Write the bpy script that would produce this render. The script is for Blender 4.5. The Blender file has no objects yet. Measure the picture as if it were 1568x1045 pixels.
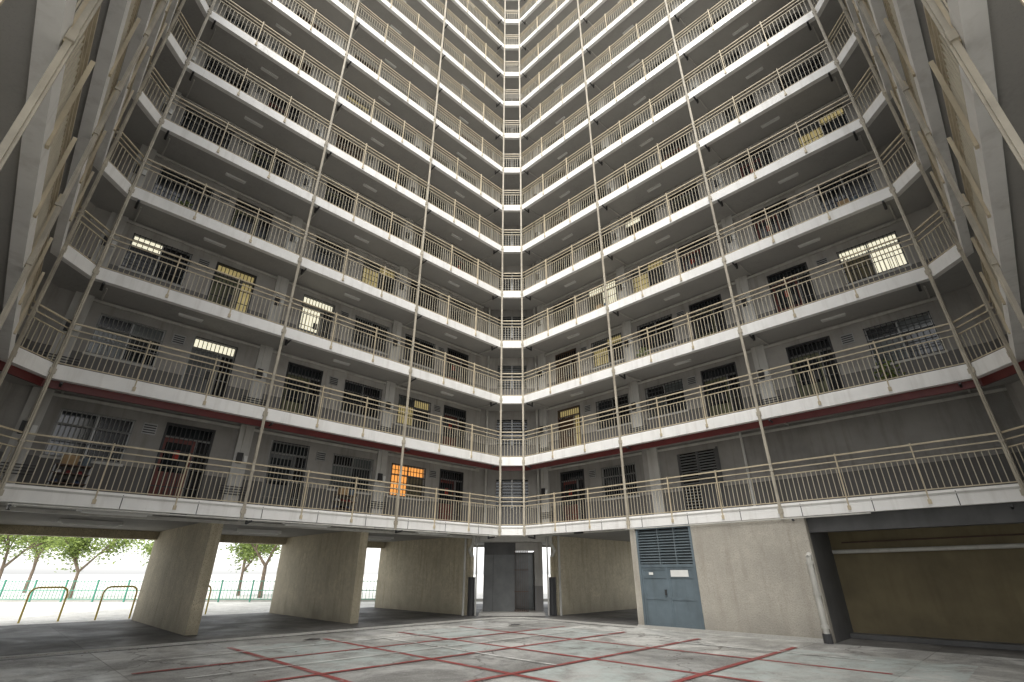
import bpy, math, random
from mathutils import Vector, Matrix
random.seed(7)
sc=bpy.context.scene
R2=math.sqrt(2)

# ---------------------------------------------------------------- materials
def mat(name,col,rough=.7,var=.12,scale=1.5,streak=0,metal=0,dado=None,emit=None,estr=0,bump=0,col2=None,obj=False,fine=0,foot=0):
    m=bpy.data.materials.new(name); m.use_nodes=True
    nt=m.node_tree; N=nt.nodes; L=nt.links; b=N['Principled BSDF']
    b.inputs['Roughness'].default_value=rough; b.inputs['Metallic'].default_value=metal
    geo=N.new('ShaderNodeNewGeometry')
    def noise(sc_,det=6,vec=None,rg=.6):
        n=N.new('ShaderNodeTexNoise'); n.inputs['Scale'].default_value=sc_; n.inputs['Detail'].default_value=det; n.inputs['Roughness'].default_value=rg
        L.new(vec if vec else geo.outputs['Position'],n.inputs['Vector']); return n.outputs['Fac']
    def ramp(fac,a,b_,c=0,d=1):
        r=N.new('ShaderNodeMapRange'); L.new(fac,r.inputs['Value'])
        r.inputs['From Min'].default_value=a; r.inputs['From Max'].default_value=b_
        r.inputs['To Min'].default_value=c; r.inputs['To Max'].default_value=d; return r.outputs['Result']
    def mix(fac,A,B,typ='MIX'):
        x=N.new('ShaderNodeMix'); x.data_type='RGBA'; x.blend_type=typ
        if isinstance(fac,float): x.inputs[0].default_value=fac
        else: L.new(fac,x.inputs[0])
        for v,i in((A,6),(B,7)):
            if isinstance(v,tuple): x.inputs[i].default_value=(*v,1)
            else: L.new(v,x.inputs[i])
        return x.outputs[2]
    dark=tuple(c*(1-2.2*var) for c in col) if col2 is None else col2
    f=ramp(noise(scale),.38,.68)
    out=mix(f,col,dark)
    if fine:
        out=mix(ramp(noise(5,7,None,.7),.45,.7),out,tuple(c*(1-1.6*fine) for c in col))
        out=mix(ramp(noise(18,4),.35,.7),out,tuple(c*(1-fine) for c in col))
        out=mix(ramp(noise(55,3),.56,.63),out,tuple(c*max(.1,1-2.6*fine) for c in col))
    if dado is not None:
        tc=N.new('ShaderNodeTexCoord'); s=N.new('ShaderNodeSeparateXYZ'); L.new(tc.outputs['Object'],s.inputs[0])
        lt=N.new('ShaderNodeMath'); lt.operation='LESS_THAN'; L.new(s.outputs['Z'],lt.inputs[0]); lt.inputs[1].default_value=1.02
        out=mix(lt.outputs[0],out,dado)
    if streak:
        mp=N.new('ShaderNodeMapping'); L.new(geo.outputs['Position'],mp.inputs['Vector']); mp.inputs['Scale'].default_value=(5,5,.45)
        fs=ramp(noise(1.0,5,mp.outputs['Vector']),.50,.78)
        mm=N.new('ShaderNodeMath'); mm.operation='MULTIPLY'; L.new(fs,mm.inputs[0]); mm.inputs[1].default_value=streak
        out=mix(mm.outputs[0],out,tuple(c*k for c,k in zip(col,(.38,.34,.28))))
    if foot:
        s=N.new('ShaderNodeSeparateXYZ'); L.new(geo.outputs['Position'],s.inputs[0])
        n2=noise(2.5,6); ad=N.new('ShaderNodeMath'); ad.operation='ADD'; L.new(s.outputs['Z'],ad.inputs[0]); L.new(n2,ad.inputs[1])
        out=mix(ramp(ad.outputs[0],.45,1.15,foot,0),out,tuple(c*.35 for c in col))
    if obj:
        oi=N.new('ShaderNodeObjectInfo'); r=N.new('ShaderNodeMapRange'); L.new(oi.outputs['Random'],r.inputs['Value'])
        r.inputs['To Min'].default_value=.70; r.inputs['To Max'].default_value=1.14
        hs=N.new('ShaderNodeHueSaturation'); L.new(out,hs.inputs['Color']); L.new(r.outputs['Result'],hs.inputs['Value']); out=hs.outputs['Color']
    L.new(out,b.inputs['Base Color'])
    if emit: 
        b.inputs['Emission Color'].default_value=(*emit,1); b.inputs['Emission Strength'].default_value=estr
    if bump:
        bp=N.new('ShaderNodeBump'); bp.inputs['Strength'].default_value=bump; bp.inputs['Distance'].default_value=.02
        L.new(noise(25,5),bp.inputs['Height']); L.new(bp.outputs['Normal'],b.inputs['Normal'])
    return m
M={}
M['wall']=mat('painted_wall',(.38,.365,.34),.7,.12,.9,streak=.5,dado=(.155,.15,.145),obj=True,bump=.1)
M['pier']=mat('pier_paint',(.54,.53,.50),.7,.08,1.2,streak=.4,bump=.1)
M['band']=mat('white_slab_edge',(.86,.85,.825),.6,.04,1.6,streak=.28)
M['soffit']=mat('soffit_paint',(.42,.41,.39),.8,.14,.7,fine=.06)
M['floor']=mat('walkway_floor',(.28,.27,.255),.7,.1,1)
M['rail']=mat('cream_rail_paint',(.58,.495,.35),.45,.10,3,streak=.3)
M['bal']=mat('baluster_paint',(.53,.475,.36),.5,.08,3)
M['pole']=mat('pole_paint',(.50,.455,.37),.45,.14,2.5,streak=.4)
M['maroon']=mat('maroon_paint',(.12,.018,.016),.5,.1,2)
M['dark']=mat('dark_interior',(.012,.013,.014),.25,.2,1)
M['glass']=mat('window_glass',(.025,.03,.033),.08,.3,.8)
M['frost']=mat('frosted_glass',(.14,.155,.15),.2,.2,1.4)
M['curtain']=mat('curtain_cloth',(.24,.21,.13),.9,.2,3)
M['alu']=mat('aluminium_frame',(.36,.36,.35),.4,.08,2,metal=.3)
M['iron']=mat('dark_iron_grille',(.04,.04,.042),.5,.1,2)
M['irongrey']=mat('grey_iron_grille',(.20,.20,.19),.5,.1,2)
M['dred']=mat('red_door_paint',(.17,.04,.03),.5,.15,2)
M['dgrey']=mat('grey_door_paint',(.14,.145,.145),.5,.12,2)
M['dwood']=mat('brown_door_paint',(.13,.075,.045),.5,.2,2)
M['dgreen']=mat('olive_door_paint',(.16,.165,.09),.5,.15,2)
M['warm']=mat('lit_room_warm',(.7,.35,.12),.8,.35,3,emit=(1,.40,.09),estr=.95)
M['cool']=mat('lit_room_cool',(.7,.68,.5),.8,.3,3,emit=(1,.94,.72),estr=.9)
M['yel']=mat('lit_room_yellow',(.45,.40,.2),.8,.3,3,emit=(.95,.75,.32),estr=.28)
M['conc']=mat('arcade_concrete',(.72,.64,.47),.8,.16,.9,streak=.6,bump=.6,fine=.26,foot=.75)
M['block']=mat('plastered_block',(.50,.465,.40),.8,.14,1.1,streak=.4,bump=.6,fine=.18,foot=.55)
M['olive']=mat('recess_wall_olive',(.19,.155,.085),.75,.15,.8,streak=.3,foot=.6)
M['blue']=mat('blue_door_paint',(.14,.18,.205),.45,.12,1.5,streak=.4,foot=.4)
M['bluel']=mat('blue_louvre_paint',(.14,.17,.185),.5,.12,2)
M['white']=mat('white_plastic',(.75,.75,.72),.4,.05,2)
M['tube']=mat('lamp_cover',(.7,.7,.68),.4,.02,2)
M['redpaper']=mat('red_paper',(.45,.04,.02),.7,.1,2)
M['shell']=mat('outer_wall',(.60,.58,.53),.8,.1,.5,streak=.3)
M['green']=mat('green_fence_paint',(.05,.25,.17),.4,.1,2)
M['yellow']=mat('yellow_barrier_paint',(.65,.50,.12),.4,.1,2)
M['bark']=mat('bark',(.17,.13,.095),.9,.2,4,bump=.5)
M['kerb']=mat('kerb_stone',(.44,.43,.40),.8,.12,2,fine=.14)
M['pvc']=mat('white_pipe',(.56,.55,.51),.45,.1,2,streak=.35)
M['ironcover']=mat('cast_iron_cover',(.07,.065,.06),.5,.2,6,bump=.4)
M['redbrown']=mat('rusty_pipe',(.10,.06,.045),.6,.2,4)
M['hdark']=mat('dark_header_paint',(.085,.085,.085),.6,.15,1.5,streak=.3)
M['cl1']=mat('shoe_blue',(.05,.08,.16),.9,.1,3);M['cl2']=mat('shoe_white',(.6,.6,.6),.9,.05,3);M['cl3']=mat('shoe_red',(.3,.05,.05),.9,.1,3);M['cl4']=mat('shoe_grey',(.2,.2,.22),.9,.1,3)
M['pot']=mat('clay_pot',(.28,.11,.06),.8,.1,3);M['plastic']=mat('plastic_tub',(.12,.16,.2),.4,.1,3);M['card']=mat('cardboard',(.35,.24,.13),.9,.1,3)

def leafmat(name,c):
    m=bpy.data.materials.new(name); m.use_nodes=True; nt=m.node_tree;N=nt.nodes;L=nt.links;b=N['Principled BSDF']
    g=N.new('ShaderNodeNewGeometry'); r=N.new('ShaderNodeValToRGB'); L.new(g.outputs['Random Per Island'],r.inputs[0])
    r.color_ramp.elements[0].color=(c[0]*.5,c[1]*.55,c[2]*.5,1); r.color_ramp.elements[1].color=(c[0]*1.6,c[1]*1.5,c[2]*1.2,1)
    L.new(r.outputs[0],b.inputs['Base Color']); b.inputs['Roughness'].default_value=.6
    t=N.new('ShaderNodeBsdfTranslucent'); L.new(r.outputs[0],t.inputs[0]); mx=N.new('ShaderNodeMixShader'); mx.inputs[0].default_value=.5
    L.new(b.outputs[0],mx.inputs[1]);L.new(t.outputs[0],mx.inputs[2]);L.new(mx.outputs[0],N['Material Output'].inputs[0])
    return m
M['leaf']=leafmat('foliage',(.20,.27,.09))

def ground_material(name,base,dirt,wet,tint=None,wornfac=None,cracks=.75,slabs=True):
    m=bpy.data.materials.new(name); m.use_nodes=True; nt=m.node_tree;N=nt.nodes;L=nt.links;b=N['Principled BSDF']
    g=N.new('ShaderNodeNewGeometry')
    def noise(s,d=8,r=.62,dist=0):
        n=N.new('ShaderNodeTexNoise');n.inputs['Scale'].default_value=s;n.inputs['Detail'].default_value=d;n.inputs['Roughness'].default_value=r;n.inputs['Distortion'].default_value=dist
        L.new(g.outputs['Position'],n.inputs['Vector']);return n.outputs['Fac']
    def mr(f,a,b_,c=0,d=1):
        r=N.new('ShaderNodeMapRange');L.new(f,r.inputs[0]);r.inputs[1].default_value=a;r.inputs[2].default_value=b_;r.inputs[3].default_value=c;r.inputs[4].default_value=d;return r.outputs[0]
    def mix(f,A,B):
        x=N.new('ShaderNodeMix');x.data_type='RGBA'; L.new(f,x.inputs[0])
        for v,i in((A,6),(B,7)):
            if isinstance(v,tuple): x.inputs[i].default_value=(*v,1)
            else: L.new(v,x.inputs[i])
        return x.outputs[2]
    c=mix(mr(noise(.45,9,.68,.8),.42,.58),base,dirt)
    if slabs:   # cast concrete slabs: each pour a slightly different tone, dark joints
        mp=N.new('ShaderNodeMapping'); mp.inputs['Rotation'].default_value=(0,0,math.radians(45)); L.new(g.outputs['Position'],mp.inputs['Vector'])
        br=N.new('ShaderNodeTexBrick'); br.offset=0; br.inputs['Scale'].default_value=1; br.inputs['Brick Width'].default_value=2.22; br.inputs['Row Height'].default_value=2.22
        br.inputs['Mortar Size'].default_value=.012; br.inputs['Color1'].default_value=(.62,.62,.62,1); br.inputs['Color2'].default_value=(1.1,1.1,1.08,1); br.inputs['Mortar'].default_value=(.3,.29,.27,1)
        L.new(mp.outputs['Vector'],br.inputs['Vector'])
        x=N.new('ShaderNodeMix');x.data_type='RGBA';x.blend_type='MULTIPLY';x.inputs[0].default_value=.8;L.new(c,x.inputs[6]);L.new(br.outputs['Color'],x.inputs[7]);c=x.outputs[2]
    c=mix(mr(noise(1.1,9,.75,1.2),.48,.62,0,.65),c,tuple(x*.55 for x in dirt))
    c=mix(mr(noise(7,8,.8,.4),.52,.70,0,.6),c,tuple(x*.45 for x in dirt))
    c=mix(mr(noise(30,3),.55,.75,0,.45),c,tuple(min(1,x*1.4) for x in base))
    v=N.new('ShaderNodeTexVoronoi'); v.feature='DISTANCE_TO_EDGE'; v.inputs['Scale'].default_value=.21
    nn=N.new('ShaderNodeTexNoise'); nn.inputs['Scale'].default_value=1.2; nn.inputs['Detail'].default_value=7; L.new(g.outputs['Position'],nn.inputs['Vector'])
    va=N.new('ShaderNodeVectorMath'); va.operation='ADD'; L.new(g.outputs['Position'],va.inputs[0]); 
    vs=N.new('ShaderNodeVectorMath'); vs.operation='SCALE'; L.new(nn.outputs['Color'],vs.inputs[0]); vs.inputs['Scale'].default_value=1.6
    L.new(vs.outputs[0],va.inputs[1]); L.new(va.outputs[0],v.inputs['Vector'])
    c=mix(mr(v.outputs['Distance'],.002,.006,cracks,0),c,(.09,.08,.07))
    if tint:
        wn=mr(noise(1.6,9,.78,.5),wornfac-.10,wornfac+.06,0,.92)
        c=mix(wn,c,tint)
    L.new(c,b.inputs['Base Color'])
    L.new(mr(noise(.6,8,.65,.6),.36,.62,wet,.75),b.inputs['Roughness'])
    bp=N.new('ShaderNodeBump');bp.inputs['Strength'].default_value=.25;bp.inputs['Distance'].default_value=.015
    L.new(noise(14,6),bp.inputs['Height']);L.new(bp.outputs['Normal'],b.inputs['Normal'])
    return m
cb=(.55,.545,.52); cd=(.28,.275,.26)
M['ground']=ground_material('outside_paving',(.70,.69,.65),(.58,.57,.53),.6,cracks=.1,slabs=False)
M['court']=ground_material('court_concrete',cb,cd,.35)
M['redline']=ground_material('worn_red_line',cb,cd,.4,(.27,.035,.03),.42)
M['greenpatch']=ground_material('worn_green_paint',cb,cd,.35,(.42,.465,.445),.51)
M['whiteline']=ground_material('worn_white_line',cb,cd,.5,(.75,.75,.72),.48)
M['arcadefloor']=ground_material('arcade_floor',(.17,.165,.155),(.09,.087,.083),.5)  # dark base colour has the arcade's shade and grime painted in

# ---------------------------------------------------------------- mesh builder
class MB:
    def __init__(s): s.v=[];s.f=[];s.m=[];s.mats=[]
    def mi(s,k):
        if k not in s.mats: s.mats.append(k)
        return s.mats.index(k)
    def add(s,vs,fs,k):
        o=len(s.v); s.v+=[tuple(x) for x in vs]; i=s.mi(k)
        for f in fs: s.f.append(tuple(o+a for a in f)); s.m.append(i)
    def hexa(s,b,t,k):
        s.add(list(b)+list(t),[(3,2,1,0),(4,5,6,7),(0,1,5,4),(1,2,6,5),(2,3,7,6),(3,0,4,7)],k)
    def box(s,x0,x1,y0,y1,z0,z1,k):
        s.hexa([(x0,y0,z0),(x1,y0,z0),(x1,y1,z0),(x0,y1,z0)],[(x0,y0,z1),(x1,y0,z1),(x1,y1,z1),(x0,y1,z1)],k)
    def fbox(s,fr,x0,x1,y0,y1,z0,z1,k):
        c=[fr(x0,y0),fr(x1,y0),fr(x1,y1),fr(x0,y1)]
        s.hexa([(*p,z0) for p in c],[(*p,z1) for p in c],k)
    def sweep(s,pts,o0,o1,z0,z1,k,e0=0,e1=0,kb=None):
        A=offs(pts,o0,e0,e1);B=offs(pts,o1,e0,e1)
        for i in range(len(pts)-1):
            c=[A[i],A[i+1],B[i+1],B[i]]
            o=[(*p,z0) for p in c]+[(*p,z1) for p in c]
            fs=[(4,5,6,7),(0,1,5,4),(2,3,7,6)]
            if i==0: fs.append((3,0,4,7))
            if i==len(pts)-2: fs.append((1,2,6,5))
            s.add(o,fs,k); s.add(o,[(3,2,1,0)],kb or k)
    def tube(s,p,q,r0,r1,k,n=8,cap=True):
        p=Vector(p);q=Vector(q);d=(q-p).normalized()
        a=Vector((0,0,1)) if abs(d.z)<.9 else Vector((1,0,0))
        u=d.cross(a).normalized();w=d.cross(u)
        vs=[];
        for c,r in((p,r0),(q,r1)):
            for i in range(n):
                t=2*math.pi*i/n; vs.append(c+u*math.cos(t)*r+w*math.sin(t)*r)
        fs=[(i,(i+1)%n,n+(i+1)%n,n+i) for i in range(n)]
        if cap: fs+=[tuple(range(n-1,-1,-1)),tuple(range(n,2*n))]
        s.add(vs,fs,k)
    def path(s,pts,r,k,n=8):
        for a,b in zip(pts[:-1],pts[1:]): s.tube(a,b,r,r,k,n)
    def mesh(s,name):
        me=bpy.data.meshes.new(name); me.from_pydata(s.v,[],s.f)
        for k in s.mats: me.materials.append(M[k])
        me.polygons.foreach_set('material_index',s.m); me.update(); return me
def offs(pts,o,e0=0,e1=0):
    P=[Vector(p) for p in pts]; n=len(P); D=[(P[i+1]-P[i]).normalized() for i in range(n-1)]
    Nn=[Vector((-d.y,d.x)) for d in D]; out=[]
    for i in range(n):
        if i==0: q=P[0]+Nn[0]*o-D[0]*e0
        elif i==n-1: q=P[-1]+Nn[-1]*o+D[-1]*e1
        else:
            m=(Nn[i-1]+Nn[i]).normalized(); q=P[i]+m*(o/m.dot(Nn[i]))
        out.append((q.x,q.y))
    return out
def obj(name,me,parent=None,loc=(0,0,0),ang=0):
    o=bpy.data.objects.new(name,me); sc.collection.objects.link(o); o.location=loc; o.rotation_euler=(0,0,ang)
    if parent: o.parent=parent
    return o
def empty(name):
    o=bpy.data.objects.new(name,None); sc.collection.objects.link(o); return o
class Frame:
    def __init__(s,o,deg): s.o=o;s.a=math.radians(deg);s.c=math.cos(s.a);s.s=math.sin(s.a)
    def __call__(s,x,y): return (s.o[0]+s.c*x-s.s*y, s.o[1]+s.s*x+s.c*y)

# ---------------------------------------------------------------- layout
BAY=10.1*R2/3; W=3*BAY; NEAR=12.0
F1=(-.5,20.5);F2=(.5,20.5);L2=(-10.6,10.4);L1=(-10.6,9.4);RR1=(10.6,10.4);RR2=(10.6,9.4)
NL=(L1[0]+NEAR/R2,L1[1]-NEAR/R2); NR=(-NL[0],NL[1])
POLY=[NL,L1,L2,F1,F2,RR1,RR2,NR]; FAR=[L1,L2,F1,F2,RR1,RR2]
H0=3.0;FH=2.7;NF=14;NN=8  # near wings cut low and short, shaped to let more light in
WY=1.35; WT=2.6
def lev(n): return H0+FH*(n-1)
frL=Frame(L2,45);frR=Frame(F2,-45);frNL=Frame(NL,135);frNR=Frame(RR2,225)
frC=Frame(F1,0);frCL=Frame(L1,90);frCR=Frame(RR1,-90)
bld=empty('apartment_building')

def floor_mesh(poly,depth,name):
    b=MB()
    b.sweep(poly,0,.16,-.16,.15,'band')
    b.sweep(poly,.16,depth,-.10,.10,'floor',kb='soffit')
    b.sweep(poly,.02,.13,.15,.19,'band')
    return b.mesh(name)
fl_all=floor_mesh(POLY,WY+.2,'walkway_slab'); fl_far=floor_mesh(FAR,WY+.2,'upper_walkway_slab'); fl_1=floor_mesh(POLY,9.0,'first_floor_slab')
roof_far=floor_mesh(FAR,9.0,'roof_slab')
def railing(poly,name,full):
    b=MB()
    for z,w in((.23,.022),(.94,.024),(1.10,.026),(1.26,.036)):
        b.sweep(poly,.05-w/2,.05+w/2,z-w/2,z+w/2,'rail')
    for i in range(len(poly)-1):
        p=Vector(poly[i]);q=Vector(poly[i+1]);d=(q-p);Ln=d.length;ang=math.degrees(math.atan2(d.y,d.x));f=Frame(poly[i],ang)
        n=max(1,round(Ln/.118))
        for j in range(n):
            x=(j+.5)*Ln/n; h=.0075
            c=[f(x-h,.05-h),f(x+h,.05-h),f(x+h,.05+h),f(x-h,.05+h)]
            b.add([(*t,.23) for t in c]+[(*t,.94) for t in c],[(0,1,5,4),(1,2,6,5),(2,3,7,6),(3,0,4,7)],'bal')
        if Ln>2:
            k=round(Ln/(BAY/3)); off=Ln-k*BAY/3 if poly[i]==NL else 0
            for j in range(1,k):
                x=j*BAY/3+off
                b.fbox(f,x-.014,x+.014,-.03,.015,-.08,1.29,'rail')
                b.fbox(f,x-.035,x+.035,-.035,-.002,-.09,.01,'rail')
    return b.mesh(name)
ra_all=railing(POLY,'balcony_railing',1); ra_far=railing(FAR,'upper_balcony_railing',0)
for n in range(1,NF+1):
    z=lev(n)
    if n==1: obj('first_floor_slab',fl_1,bld,(0,0,z))
    elif n==NF: obj('roof_slab',roof_far,bld,(0,0,z))
    elif n<=NN: obj('walkway_slab_%d'%n,fl_all,bld,(0,0,z))
    else: obj('walkway_slab_%d'%n,fl_far,bld,(0,0,z))
    if n<NF: obj('balcony_railing_%d'%n,ra_all if n<=NN else ra_far,bld,(0,0,z))
b=MB()
b.sweep(FAR,8.9,9.1,H0-.2,lev(NF)+.9,'shell')
b.sweep([NL,L1,L2],8.9,9.08,H0-.2,lev(NN)+.9,'shell'); b.sweep([RR1,RR2,NR],8.9,9.08,H0-.2,lev(NN)+.9,'shell')
b.sweep([NL,L1],WY+.2,8.9,lev(NN)-.1,lev(NN)+.1,'shell'); b.sweep([RR2,NR],WY+.2,8.9,lev(NN)-.1,lev(NN)+.1,'shell')
b.fbox(frNL,-.2,-.002,WY,9.0,0,lev(NN)+.9,'shell'); b.fbox(frNR,NEAR+.002,NEAR+.2,WY,9.0,0,lev(NN)+.9,'shell')
b.fbox(frCL,.0,.2,WY+.2,8.9,lev(NN),lev(NF),'shell'); b.fbox(frCR,.8,1.0,WY+.2,8.9,lev(NN),lev(NF),'shell')
obj('outer_walls_and_roof',b.mesh('outer_walls'),bld)
b=MB()
b.sweep(FAR,.165,.22,lev(2)-.34,lev(2)-.101,'maroon')
obj('maroon_fascia_stripe',b.mesh('maroon_stripe'),bld)
# expansion joints and patched strip on the first floor edge
b=MB()
for fr in(frL,frR):
    for i in range(1,9):
        x=i*BAY/3+.5
        if x<W: b.fbox(fr,x-.009,x+.009,-.004,.0,H0-.16,H0+.15,'hdark')
b.sweep([L1,L2,F1,F2,RR1,RR2],-.012,-.001,H0+.09,H0+.13,'pier')
obj('slab_edge_joints',b.mesh('slab_edge_joints'),bld)
def polemesh(h,nl,name):
    b=MB(); b.box(-.036,.036,-.045,.0,0,h,'pole')
    b.box(-.01,.01,-.065,-.045,0,h,'pole')
    for n in range(nl):
        z=.2+n*FH
        b.box(-.06,.06,-.055,.012,z-.06,z+.06,'pole'); b.box(-.05,.05,-.06,.03,z+1.05,z+1.10,'pole')
    return b.mesh(name)
pm=polemesh(lev(NF)-H0+1,NF,'pole'); pn=polemesh(lev(NN)-H0+1.3,NN+1,'short_pole')
def pole(fr,x,m): 
    p=fr(x,-.015); obj('vertical_pole',m,bld,(p[0],p[1],H0-.2),fr.a)
for fr in(frL,frR):
    for i in range(1,3): pole(fr,i*BAY,pm)
for p,a in((F1,22.5),(F2,-22.5),(L2,67.5),(L1,112.5),(RR1,-67.5),(RR2,-112.5)):
    f=Frame(p,a); pole(f,0,pm)
for i in (1,2): pole(frNL,NEAR-i*BAY,pn); pole(frNR,i*BAY,pn)

WZ0,WZ1,DZ=1.05,2.22,2.32
KX={'A':(.45,2.0,2.7,3.95),'B':(2.9,4.45,.8,2.05)}
def baywall(kind,name):
    b=MB(); w0,w1,d0,d1=KX[kind]
    xs=sorted([(w0,w1,WZ0,WZ1),(d0,d1,.1,DZ)])
    x=0
    for a,c,z0,z1 in xs:
        b.box(x,a,0,.15,.1,WT,'wall')
        if z0>.11: b.box(a,c,0,.15,.1,z0,'wall')
        b.box(a,c,0,.15,z1,WT,'wall'); x=c
    b.box(x,BAY,0,.15,.1,WT,'wall')
    b.box(-.2,.2,-.09,-.001,.1,WT,'pier')
    b.box(0,BAY,-.05,-.001,2.47,2.54,'pvc')
    c=2.35 if kind=='A' else 2.47
    b.box(c-.16,c+.16,-.03,-.001,1.9,2.2,'alu'); 
    for i in range(4): b.box(c-.14,c+.14,-.04,-.031,1.93+i*.065,1.96+i*.065,'iron')
    return b.mesh(name)
bw={'A':baywall('A','bay_wall_A'),'B':baywall('B','bay_wall_B')}
def pierstuff():
    b=MB()
    b.box(-.13,.03,-.17,-.092,1.45,1.75,'iron'); b.box(.07,.17,-.15,-.092,1.5,1.68,'white')
    b.tube((-.05,-.12,1.75),(-.05,-.12,2.6),.015,.015,'pvc',6)
    for i in range(4): b.box(-.42,.42,-.12,-.094,.55+i*.07,.57+i*.07,'iron')
    return b.mesh('meter_boxes')
pst=pierstuff()
def window(kind,g):
    b=MB(); w,h=1.55,WZ1-WZ0
    b.box(-.04,w+.04,-.02,.0-.001,-.06,0,'pier'); 
    for a in((0,.05),(w/2-.02,w/2+.02),(w-.05,w)): b.box(a[0],a[1],.03,.08,0,h,'alu')
    b.box(.05,w-.05,.03,.08,0,.045,'alu'); b.box(.05,w-.05,.03,.08,h-.045,h,'alu'); b.box(.05,w-.05,.035,.075,.78,.81,'alu')
    P={'dark':('glass','dark','glass','dark'),'frost':('frost','glass','dark','frost'),'curt':('curtain','glass','glass','dark'),'warm':('warm','curtain','warm','warm'),'cool':('curtain','cool','cool','cool'),'yel':('yel','glass','frost','yel'),'part':('dark','glass','cool','dark')}[kind]
    b.box(.0,w/2,.09,.1,0,.795,P[0]); b.box(w/2,w,.091,.101,0,.795,P[1]); b.box(0,w/2,.092,.1,.795,h,P[2]); b.box(w/2,w,.093,.1,.795,h,P[3])
    k='iron' if g<2 else 'irongrey'
    st=.1 if g!=1 else .14; n=int((w)/st)
    for i in range(n+1):
        x=.02+i*(w-.04)/n; b.box(x-.009,x+.009,-.045,-.027,.0,h,k)
    for z in ((.02,.4,.8,1.15) if g!=1 else (.02,.25,.5,.75,.95,1.15)): b.box(0,w,-.03,-.015,z-.01,z+.012,k)
    return b.mesh('window_'+kind)
def door(kind,leaf):
    b=MB(); w,h=1.25,DZ-.1
    b.box(0,.06,.02,.1,0,h,'iron' if leaf!='dgrey' else 'alu'); b.box(w-.06,w,.02,.1,0,h,'iron'); b.box(.06,w-.06,.02,.1,h-.06,h,'iron'); b.box(.06,w-.06,.025,.095,1.82,1.87,'alu')
    b.box(.84,.88,.025,.09,0,1.82,'alu')
    b.box(.06,.84,.10,.12,0,1.82,leaf); b.box(.14,.76,.085,.099,.9,1.7,'glass' if kind in('dark','open') else leaf)
    b.box(.14,.76,.088,.099,.15,.75,leaf)
    top={'dark':'glass','open':'dark','cool':'cool','coolt':'cool','warm':'warm','yel':'yel'}[kind]
    b.box(.06,w-.06,.105,.12,1.87,h-.06,top); b.box(.88,w-.06,.105,.12,0,1.82,'dark' if kind!='yel' else 'yel')
    if kind=='cool': b.box(.13,.77,.07,.084,.9,1.75,'cool')
    if kind=='warm': b.box(.13,.77,.07,.084,.2,1.75,'warm')
    n=11
    gk='irongrey' if leaf=='dgrey' else 'dwood' if leaf=='dwood' else 'iron'
    for i in range(n): 
        x=.05+i*(w-.1)/(n-1); b.box(x-.01,x+.01,-.02,0,.03,h-.03,gk)
    for z in(.06,.5,1.0,1.45,1.85,2.16): b.box(.03,w-.03,-.035,-.021,z-.012,z+.012,gk)
    b.box(.55,.7,-.045,-.036,.95,1.2,'iron')
    if leaf=='dred': b.box(.38,.52,.07,.083,1.25,1.5,'redpaper')
    return b.mesh('door_'+kind+leaf)
wins={}
for k in('dark','frost','curt','warm','cool','yel','part'):
    for g in range(3): wins[k,g]=window(k,g)
doors={}
for k in('dark','open','cool','coolt','warm','yel'):
    for lf in('dred','dgrey','dwood','dgreen'): doors[k,lf]=door(k,lf)
lamp=MB(); lamp.box(-.3,.3,-.05,.05,-.16,-.10,'tube'); lamp.box(-.32,.32,-.06,.06,-.115,-.101,'white'); lampm=lamp.mesh('soffit_lamp')
def plantpot(s):
    random.seed(s); b=MB(); b.tube((0,0,0),(0,0,.28),.12,.17,'pot',12); b.tube((0,0,.26),(0,0,.3),.185,.185,'pot',12)
    for i in range(150):
        a=random.uniform(0,6.3);e=random.uniform(.1,1.4);r=random.uniform(.1,.42)
        c=Vector((r*math.cos(a)*math.cos(e),r*math.sin(a)*math.cos(e),.38+r*1.5*math.sin(e)))
        u=Vector((random.gauss(0,1),random.gauss(0,1),random.gauss(0,.6))).normalized();w=u.cross(Vector((.3,.5,1))).normalized()
        b.add([c-u*.06,c+w*.022,c+u*.06,c-w*.022],[(0,1,2,3)],'leaf')
    for i in range(5):
        a=i*1.3; b.tube((0,0,.28),(.15*math.cos(a),.15*math.sin(a),.75),.01,.006,'bark',5,False)
    return b.mesh('potted_plant')
def rack():
    b=MB()
    for x in(0,.68): 
        for y in(0,.26): b.box(x,x+.02,y,y+.02,0,.75,'alu')
    for z in(.1,.32,.54,.74): b.box(-.005,.705,-.005,.285,z,z+.018,'dwood')
    for z in(.118,.338,.558):
        for i in range(3):
            k=random.choice(['cl1','cl4','dark','cl3','cl2']); b.hexa([(.05+i*.2,.02,z),(.16+i*.2,.02,z),(.16+i*.2,.25,z),(.05+i*.2,.25,z)],[(.07+i*.2,.12,z+.05),(.14+i*.2,.12,z+.05),(.15+i*.2,.24,z+.1),(.06+i*.2,.24,z+.1)],k)
    b.box(.1,.4,.03,.25,.759,.98,'card'); b.tube((.55,.14,.758),(.55,.14,.95),.08,.1,'plastic',12)
    return b.mesh('shoe_rack')
clut=[('potted_plant',plantpot(3)),('shoe_rack',rack())]
random.seed(19)
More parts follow.
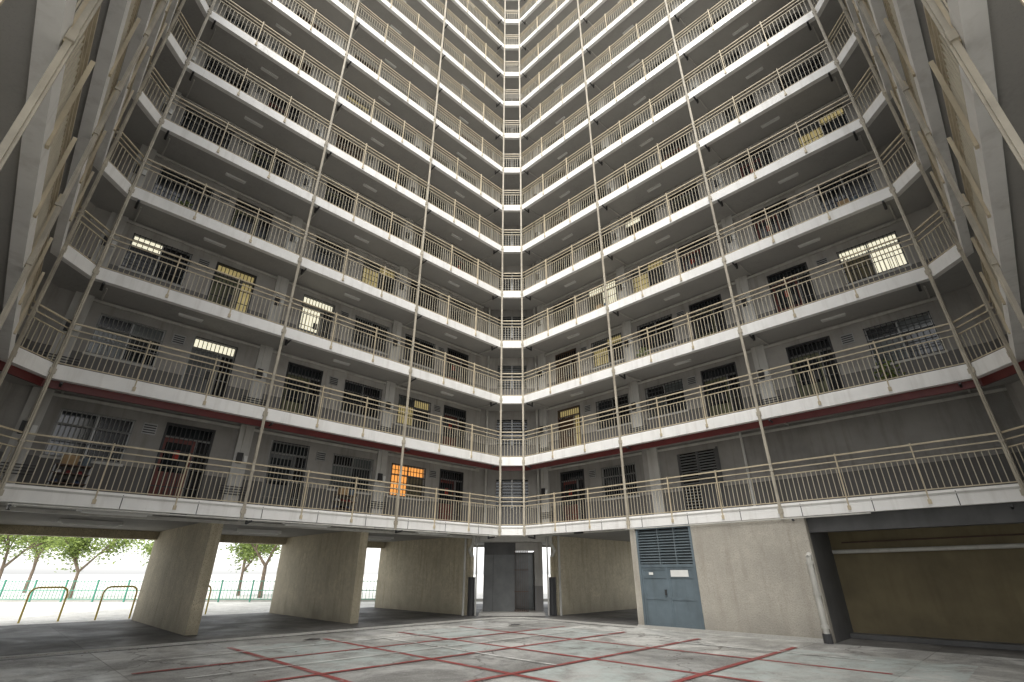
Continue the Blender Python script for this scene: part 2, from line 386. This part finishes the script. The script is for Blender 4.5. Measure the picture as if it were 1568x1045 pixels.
spec={('L',1,2,'w'):'warm',('L',3,1,'d'):'cool',('L',3,0,'w'):'part',('L',3,0,'d'):'yel',('L',2,0,'d'):'coolt',('L',4,1,'w'):'yel',('L',2,0,'w'):'frost',
 ('R',3,2,'w'):'cool',('R',3,2,'d'):'dark',('R',4,0,'w'):'cool',('R',5,2,'w'):'yel',('R',5,1,'w'):'part',('R',3,0,'w'):'yel',('R',4,1,'w'):'yel',('L',2,1,'w'):'dark',('L',2,2,'w'):'yel',('L',1,0,'w'):'dark',('L',1,1,'w'):'frost',('R',2,0,'d'):'yel',('L',4,0,'w'):'dark',('L',5,0,'w'):'dark',('R',4,2,'w'):'dark',('R',2,2,'w'):'frost'}
leafspec={('L',1,0):'dred',('L',1,1):'dgrey',('L',1,2):'dred',('R',1,0):'dred'}
def place(fr,x,y,z,me,nm): p=fr(x,y); return obj(nm,me,bld,(p[0],p[1],z),fr.a)
def wing(tag,fr,x0,pattern,nmax):
    for n in range(1,nmax):
        z=lev(n)
        for bi,kd in enumerate(pattern):
            bx=x0+bi*BAY
            if tag=='R' and n==1 and bi>=1: continue
            place(fr,bx,WY,z,bw[kd],'flat_front_wall')
            wx,dx=KX[kd][0],KX[kd][2]
            r=random.random(); wk='dark' if r<.62 else 'frost' if r<.74 else 'curt' if r<.88 else 'yel' if r<.94 else 'dark'
            wk=spec.get((tag,n,bi,'w')) or wk
            place(fr,bx+wx,WY,z+WZ0,wins[wk,random.randrange(3)],'window')
            dk=spec.get((tag,n,bi,'d')) or ('dark' if random.random()<.6 else 'open' if random.random()<.85 else 'yel')
            place(fr,bx+dx,WY,z+.1,doors[dk,leafspec.get((tag,n,bi)) or random.choice(['dred','dgrey','dwood','dgreen','dgrey','dwood'])],'entrance_door')
            if n<8: place(fr,bx,WY,z,pst,'meter_boxes')
            place(fr,bx+BAY/2,.75,z+FH,lampm,'soffit_lamp')
            if n<8 and tag in'LR':
                q=random.random()
                if q<.18: place(fr,bx+wx+random.uniform(0,1.2),WY-.3,z+.1,clut[0][1],clut[0][0])
                elif q<.45: place(fr,bx+wx+random.uniform(0,.8),WY-.32,z+.1,clut[1][1],clut[1][0])
wing('L',frL,0,'ABA',NF); wing('R',frR,0,'BAB',NF)
wing('NL',frNL,NEAR-2*BAY,'BA',NN); wing('NR',frNR,0,'AB',NN)
def strips():
    for n in range(1,NF):
        z=lev(n)
        b=MB()
        t=WY*math.tan(math.radians(22.5))
        def w(fr,x0,x1): b.fbox(fr,x0,x1,WY,WY+.15,.1,WT,'wall')
        w(frL,-t,-.001);w(frL,W+.001,W+t);w(frR,-t,-.001);w(frR,W+.001,W+t)
        near=n<NN
        if near: w(frNL,0,NEAR-2*BAY-.001);w(frNL,NEAR+.001,NEAR+t);w(frNR,-t,-.001);w(frNR,2*BAY+.001,NEAR)
        for f in(frCL,frCR): w(f,-t if near or f is frCR else 0,1+t if near or f is frCL else 1)
        f=frC
        b.fbox(f,-t,-.2,WY,WY+.15,.1,WT,'wall'); b.fbox(f,1.2,1+t,WY,WY+.15,.1,WT,'wall')
        b.fbox(f,-.2,1.2,WY,WY+.15,2.2,WT,'wall'); b.fbox(f,-.2,1.2,WY,WY+.15,.1,1.0,'wall')
        b.fbox(f,-.2,1.2,WY+.1,WY+.12,1.0,2.2,'glass' if n%3 else 'frost')
        for i in range(9): b.fbox(f,-.2,1.2,WY+.02,WY+.08,1.06+i*.13,1.09+i*.13,'irongrey')
        b.fbox(f,.47,.53,WY+.005,WY+.1,1.0,2.2,'alu')
        for fr,x in((frL,W+.35),(frR,-.35)):
            p=fr(x,WY-.1); b.tube((*p,.1),(*p,WT),.05,.05,'pvc',8)
        obj('corner_walls_%d'%n,b.mesh('corner_walls'),bld,(0,0,z))
strips()
b=MB()
b.box(0,.9,0,.15,.1,WT,'wall');b.box(.9,2.3,0,.15,2.25,WT,'wall');b.box(2.3,2*BAY,0,.15,.1,WT,'wall')
b.box(-.2,.2,-.09,-.001,.1,WT,'pier')
b.box(.9,2.3,.08,.12,.1,2.25,'dark')
for k in(.9,1.57,2.22): b.box(k,k+.08,.01,.08,.1,2.25,'hdark')
for i in range(22): b.box(.98,1.57,.02,.07,.16+i*.095,.2+i*.095,'dgrey')
b.box(1.65,2.22,.04,.075,.1,1.5,'hdark')
for i in range(8): b.box(1.65,2.22,.02,.07,1.53+i*.09,1.57+i*.09,'dgrey')
b.box(2.3,2.38,-.02,-.001,.1,2.3,'hdark')
b.box(.2,2*BAY,-.04,-.001,2.45,2.52,'pvc'); b.tube((3.2,-.05,.1),(3.2,-.05,2.6),.04,.04,'pvc',8)
p=frR(BAY+.45,WY); obj('plant_room_wall',b.mesh('plant_room_wall'),bld,(p[0],p[1],lev(1)),frR.a)
b=MB(); b.box(0,.449,0,.15,.1,WT,'wall'); p=frR(BAY,WY); obj('plant_room_wall_return',b.mesh('wall_return'),bld,(p[0],p[1],lev(1)),frR.a)

b=MB()
for fr in(frL,frR):
    for i in range(4):
        for n in range(1,NF+1):
            x=i*BAY+(.25 if i<3 else -.3); z=lev(n)
            p=fr(x,.30); b.tube((*p,z-.3),(*p,z-.1),.035,.035,'iron',6)
            b.tube((*p,z-.27),(*fr(x,-.06),z-.24),.03,.03,'iron',6)
            b.tube((*fr(x+.1,WY-.06),z-.14),(*fr(x+.1,.3),z-.2),.022,.022,'pvc',6)
obj('drain_outlets',b.mesh('drain_outlets'),bld)

# ---------------------------------------------------------------- ground floor
b=MB()
ZC=H0-.10
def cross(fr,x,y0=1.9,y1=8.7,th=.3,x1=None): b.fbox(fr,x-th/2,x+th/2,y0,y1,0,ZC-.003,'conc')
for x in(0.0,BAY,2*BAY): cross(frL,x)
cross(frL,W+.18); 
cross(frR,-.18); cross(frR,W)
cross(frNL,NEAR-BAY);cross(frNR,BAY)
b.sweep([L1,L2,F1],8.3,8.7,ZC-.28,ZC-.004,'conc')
obj('arcade_cross_walls',b.mesh('arcade_walls'),bld)
b=MB()
for i in range(3):
    for y in(.75,4.6):
        b.fbox(frL,i*BAY+1.4,i*BAY+2.9,y,y+.1,ZC-.09,ZC-.002,'tube'); b.fbox(frL,i*BAY+1.5,i*BAY+2.8,y+.02,y+.08,ZC-.13,ZC-.09,'white')
b.sweep([L1,L2,F1,F2,frR(BAY,0)],.45,.5,ZC-.09,ZC-.03,'pvc')
b.sweep([L1,L2,F1],1.55,1.63,ZC-.12,ZC-.04,'pvc')
obj('arcade_ceiling_services',b.mesh('arcade_services'),bld)
b=MB()
y0=1.9; t=y0*math.tan(math.radians(22.5)); 
f=frC
b.fbox(f,-t+.1,.65,y0+.12,y0+.25,0,ZC-.003,'hdark')
b.fbox(f,-t+.1,-.3,y0+.09,y0+.119,.05,2.2,'dgrey'); b.fbox(f,-.28,.63,y0+.09,y0+.119,.05,2.2,'dgrey')
b.fbox(f,.65,1+t,y0+.12,y0+.25,2.35,ZC-.003,'wall')
b.fbox(f,1.45,1+t,y0+.12,y0+.25,0,2.35,'wall')
b.fbox(f,.65,1.45,y0+1.6,y0+1.7,0,2.35,'frost')
b.fbox(f,.60,.65,y0+.25,y0+1.6,0,2.35,'wall');b.fbox(f,1.45,1.5,y0+.25,y0+1.6,0,2.35,'wall')
for i in range(8): b.fbox(f,.62+i*.075,.635+i*.075,y0-.02,y0,0.05,2.35,'redbrown')
for z in(.1,.8,1.6,2.3): b.fbox(f,.6,1.18,y0-.03,y0-.015,z,z+.03,'redbrown')
b.fbox(f,-t-.1,1+t+.1,y0-.5,y0+.1,ZC-.22,ZC-.005,'pier')
b.fbox(f,-t,1+t,y0-.9,y0+1.6,0,.09,'kerb')
obj('corner_entrance',b.mesh('corner_entrance'),bld)
b=MB()
for sx in(-1,1):
    X=sx*1.62;Y=21.78
    b.tube((X,Y,.0),(X,Y,1.35),.14,.14,'iron',12); b.tube((X,Y,1.35),(X,Y,2.1),.07,.07,'conc',10)
    b.path([(X,Y,2.1),(X+sx*.12,Y-.1,2.35),(X-sx*.05,Y-.25,2.6),(X-sx*.05,Y-.25,2.9)],.07,'pvc',10)
    b.tube((X+sx*.3,Y-.05,0),(X+sx*.3,Y-.05,2.9),.045,.045,'pvc',8)
    b.tube((X-sx*.18,Y-.02,0),(X-sx*.18,Y-.02,2.9),.03,.03,'pvc',8)
obj('corner_downpipes',b.mesh('corner_downpipes'),bld)
# plant block
b=MB(); zt=H0-.17; BE=2*BAY+.5
d0,d1=BAY+.22,BAY+2.12
b.fbox(frR,BAY,d0,0,.2,0,zt,'block'); b.fbox(frR,d1,BE,0,.2,0,zt,'block')
b.fbox(frR,BAY,BAY+.2,.2,4.5,0,zt,'block'); b.fbox(frR,BE-.2,BE,.2,1.9,0,zt,'hdark'); b.fbox(frR,BAY+.2,BE,4.3,4.5,0,zt,'block')
b.fbox(frR,d0,d1,.12,.2,0,zt,'dark')
B=lambda *a:b.fbox(frR,*a)
B(d0,d0+.07,-.02,.12,.02,zt,'blue');B(d1-.07,d1,-.02,.12,.02,zt,'blue');B(d0+.07,d1-.07,-.015,.12,1.66,1.74,'blue');B(d0+.07,d1-.07,-.015,.12,zt-.07,zt,'blue')
mid=(d0+d1)/2
for a,c in((d0+.07,mid-.01),(mid+.01,d1-.07)):
    B(a,c,.02,.07,.06,1.66,'blue'); 
    B(a,a+.07,.005,.02,.06,1.66,'blue');B(c-.07,c,.005,.02,.06,1.66,'blue')
    for z in(.06,.78,1.36,1.59): B(a+.07,c-.07,.005,.019,z,z+.07,'blue')
B(mid-.03,mid+.03,-.01,.003,.06,1.66,'blue')
B(mid+.12,mid+.68,-.012,.003,1.40,1.58,'white'); B(mid-.62,mid-.48,-.005,.003,1.45,1.52,'white'); B(mid-.14,mid-.08,-.03,.003,.9,1.05,'iron')
B(mid-.2,mid-.17,.002,.12,1.74,zt-.07,'bluel')
B(mid+.35,mid+.38,.002,.12,1.74,zt-.07,'bluel')
for i in range(13):
    z=1.77+i*.08
    if z<zt-.1:
        c=[frR(d0+.07,-.0),frR(d1-.07,-.0),frR(d1-.07,.09),frR(d0+.07,.09)]
        b.hexa([(*c[0],z),(*c[1],z),(*c[2],z+.06),(*c[3],z+.06)],[(*c[0],z+.012),(*c[1],z+.012),(*c[2],z+.072),(*c[3],z+.072)],'bluel')
B(BAY,BE,-.06,-.001,0,.08,'kerb')
obj('plant_room_block',b.mesh('plant_room_block'),bld)
b=MB()
B=lambda *a:b.fbox(frR,*a)
B(BE-.2,W-.15,1.9,2.05,0,ZC-.003,'olive'); 
B(BE+.001,W+1.2,.2,.55,H0-.55,H0-.111,'hdark')
B(BE+.003,W+.6,1.5,1.9,0,.10,'hdark')
b.path([(*frR(BE+.05,1.7),2.02),(*frR(W-.2,1.7),2.06)],.05,'pvc',10)
b.path([(*frR(BE+.3,1.8),2.25),(*frR(W-.2,1.8),2.3)],.02,'redbrown',6)
px=BE-.08
b.path([(*frR(px,-.09),0.1),(*frR(px,-.09),1.85),(*frR(px,.15),2.0)],.065,'pvc',12)
for z in(.3,1.0,1.7): 
    p=frR(px,-.09); b.tube((*p,z),(*p,z+.07),.085,.085,'pvc',12)
p=frR(px,-.09); b.tube((*p,0),(*p,.2),.1,.1,'iron',12)
obj('recess_wall_and_pipes',b.mesh('recess_wall'),bld)
b=MB()
for fr,x in((frL,3.2),(frL,6.1),(frL,9.0),(frL,11.6),(frR,2.2)):
    b.fbox(fr,x,x+.35,.3,.42,H0-.2,H0-.101,'iron')
b.path([(*frR(BAY-.1,-.05),H0-.2),(*frR(2*BAY+2,-.05),H0-.2)],.018,'pvc',6)
b.path([(*frL(.2,-.04),H0-.21),(*frL(W-.2,-.04),H0-.21)],.018,'pvc',6)
obj('edge_fittings',b.mesh('edge_fittings'),bld)

# ---------------------------------------------------------------- ground
b=MB(); S=600
b.add([(-S,-S,-.012),(S,-S,-.012),(S,S,-.012),(-S,S,-.012)],[(0,1,2,3)],'ground'); obj('ground',b.mesh('ground'))
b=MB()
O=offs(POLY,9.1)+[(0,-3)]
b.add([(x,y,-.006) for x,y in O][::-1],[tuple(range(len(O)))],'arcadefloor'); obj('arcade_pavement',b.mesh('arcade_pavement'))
b=MB()
O=POLY+[(0,-6)]
b.add([(x,y,0) for x,y in O][::-1],[tuple(range(len(O)))],'court'); obj('courtyard_pavement',b.mesh('courtyard_pavement'))
b=MB()
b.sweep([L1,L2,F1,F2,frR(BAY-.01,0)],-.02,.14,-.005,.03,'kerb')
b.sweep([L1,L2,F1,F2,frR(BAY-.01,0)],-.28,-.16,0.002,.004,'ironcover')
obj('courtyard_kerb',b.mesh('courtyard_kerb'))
def pq(p,q): return ((p-q)/2,(p+q)/2)
def strip(b,axis,c,a0,a1,w,z,k):
    w=w*R2/2
    if axis=='p': P=[pq(c-w,a0),pq(c+w,a0),pq(c+w,a1),pq(c-w,a1)]
    else: P=[pq(a0,c-w),pq(a0,c+w),pq(a1,c+w),pq(a1,c-w)]
    b.add([(*t,z) for t in P],[(0,1,2,3)],k)
b=MB()
for (p0,p1,q0,q1) in((9.6,12.6,12.7,15.7),(12.7,15.7,9.6,12.6),(12.7,15.7,15.8,18.8),(6.5,9.5,12.7,18.8),(15.8,18.6,12.7,15.7),(12.7,18.6,2,6.3),(9.6,12.6,6.6,9.4)):
    b.add([(*pq(p0,q0),.004),(*pq(p1,q0),.004),(*pq(p1,q1),.004),(*pq(p0,q1),.004)],[(0,1,2,3)],'greenpatch')
obj('court_paint_patch',b.mesh('court_paint'))
b=MB()
for i,c in enumerate((6.4,9.55,12.65,15.75)):
    strip(b,'p',c,3.3,19,.12,.008,'redline')
for i,c in enumerate((6.4,9.55,12.65,15.75)):
    strip(b,'q',c,3.3,19,.12,.012,'redline')
obj('red_court_markings',b.mesh('red_lines'))
b=MB()
strip(b,'p',17.6,4,19.6,.06,.016,'whiteline');strip(b,'q',17.6,4,19.6,.06,.020,'whiteline');strip(b,'q',14.2,4,17.6,.05,.024,'whiteline');strip(b,'p',11.1,9.5,18,.05,.024,'whiteline')
obj('white_court_markings',b.mesh('white_lines'))
def cover(x,y,r=.3):
    b=MB(); b.tube((0,0,.0),(0,0,.015),r,r,'kerb',24); b.tube((0,0,.015),(0,0,.019),r*.9,r*.9,'ironcover',24)
    for i in range(-3,4): b.box(-r*.6,r*.6,i*.06-.01,i*.06+.01,.019,.024,'ironcover')
    obj('manhole_cover',b.mesh('manhole_cover'),None,(x,y,.012))
for x,y in((-4.9,13.9),(.1,17.6)): cover(x,y,.22)
b=MB()
for i in range(260):
    p=random.uniform(5,20);q=random.uniform(5,20);x,y=pq(p,q)
    if random.random()<.5: 
        u=random.uniform(0,1); x,y=frL(u*W,-abs(random.gauss(0,.5)))
    s=random.uniform(.01,.035);a=random.uniform(0,6.3)
    b.add([(x+s*math.cos(a+k*1.57),y+s*math.sin(a+k*1.57),.03+random.uniform(0,.01)) for k in range(4)],[(0,1,2,3)],'bark')
obj('leaf_litter',b.mesh('leaf_litter'))

# ---------------------------------------------------------------- outside
def hoop(x,y,a,w=1.0):
    b=MB(); pts=[(0,0,0),(0,0,.85)]
    for i in range(1,5): t=i*math.pi/8; pts.append((.2-.2*math.cos(t),0,.85+.2*math.sin(t)))
    pts+= [(w-q[0],0,q[2]) for q in pts[::-1]]
    b.path(pts,.03,'yellow',8)
    obj('hoop_barrier',b.mesh('hoop_barrier'),None,(x,y,0),a)
for i,(x,y) in enumerate(((-15.9,18.1),(-14.3,19.3),(-12.6,21.2),(-17.6,16.4))): hoop(x-.4,y+.4,math.radians(45))
b=MB()
x=-60
while x<-5:
    b.box(x-.035,x+.035,-.035,.035,0,1.15,'green'); x+=1.8
for z in(.15,.6,1.08): b.box(-60,-5,-.02,.02,z-.02,z+.02,'green')
x=-60
while x<-5: b.box(x-.01,x+.01,-.01,.01,.15,1.08,'green'); x+=.2
obj('green_metal_fence',b.mesh('green_fence'),None,(0,31.5,0))
b=MB(); b.box(-80,10,32.3,32.6,-.01,.13,'kerb'); obj('road_kerb',b.mesh('road_kerb'))
def treemesh(seed,h):
    random.seed(seed); b=MB(); tips=[]
    def limb(p,d,l,r,lv):
        q=p+d*l; b.tube(p,q,r,r*.68,'bark',7,False)
        if lv==0: tips.append(q); return
        for i in range(3 if lv>1 else 3):
            nd=(d+Vector((random.uniform(-1,1),random.uniform(-1,1),random.uniform(-.15,.6)))*.75).normalized()
            limb(q,nd,l*random.uniform(.6,.85),r*.62,lv-1)
        if lv<3: tips.append(q)
    limb(Vector((0,0,0)),Vector((random.uniform(-.08,.08),0,1)).normalized(),h*.26,h*.022,3)
    for t in tips:
        R=random.uniform(.5,1.0)
        for i in range(80):
            v=Vector((random.gauss(0,1),random.gauss(0,1),random.gauss(0,.7)))*R*.6; c=t+v
            u=Vector((random.uniform(-1,1),random.uniform(-1,1),random.uniform(-.6,.6))).normalized();w=u.cross(Vector((random.uniform(-1,1),random.uniform(-1,1),random.uniform(-1,1)))).normalized()
            s=random.uniform(.07,.14); b.add([c-u*s,c+w*s*.5,c+u*s,c-w*s*.5],[(0,1,2,3)],'leaf')
    return b.mesh('tree')
tm=[treemesh(3,7),treemesh(11,6),treemesh(23,7.5)]
for i,(x,y) in enumerate(((-36,38),(-29,36),(-26.5,43),(-41,46),(-20,40),(-17,37),(-48,40),(-33,50))):
    obj('street_tree',tm[i%3],None,(x,y,0),i*1.7)

# ---------------------------------------------------------------- light
w=bpy.data.worlds.new("World"); sc.world=w; w.use_nodes=True; nt=w.node_tree
bg=nt.nodes['Background']; sky=nt.nodes.new('ShaderNodeTexSky'); sky.sky_type='NISHITA'; sky.sun_disc=False
EL=math.radians(54); AZ=math.radians(188)
sky.sun_elevation=EL; sky.sun_rotation=AZ; sky.air_density=1.0; sky.dust_density=1.2; sky.ozone_density=1.0
hs=nt.nodes.new('ShaderNodeHueSaturation'); hs.inputs['Saturation'].default_value=.10; hs.inputs['Value'].default_value=2.4
nt.links.new(sky.outputs[0],hs.inputs['Color']); nt.links.new(hs.outputs[0],bg.inputs[0]); bg.inputs[1].default_value=.15
sl=bpy.data.lights.new('sun','SUN'); sl.energy=5; sl.angle=math.radians(42); sl.color=(1,.975,.93)
so=bpy.data.objects.new('sun',sl); sc.collection.objects.link(so)
d=Vector((math.sin(AZ)*math.cos(EL),math.cos(AZ)*math.cos(EL),math.sin(EL)))
so.rotation_euler=d.to_track_quat('Z','Y').to_euler(); so.location=(0,0,60)
sc.view_settings.view_transform='Standard'; sc.view_settings.look='None'; sc.view_settings.exposure=0

cam=bpy.data.cameras.new('camera'); cam.lens=17.1; cam.sensor_width=36; cam.clip_end=2000; cam.clip_start=.05
co=bpy.data.objects.new('camera',cam); sc.collection.objects.link(co); co.location=(0,0,1.5)
co.rotation_euler=(math.radians(90+25.5),0,0); sc.camera=co
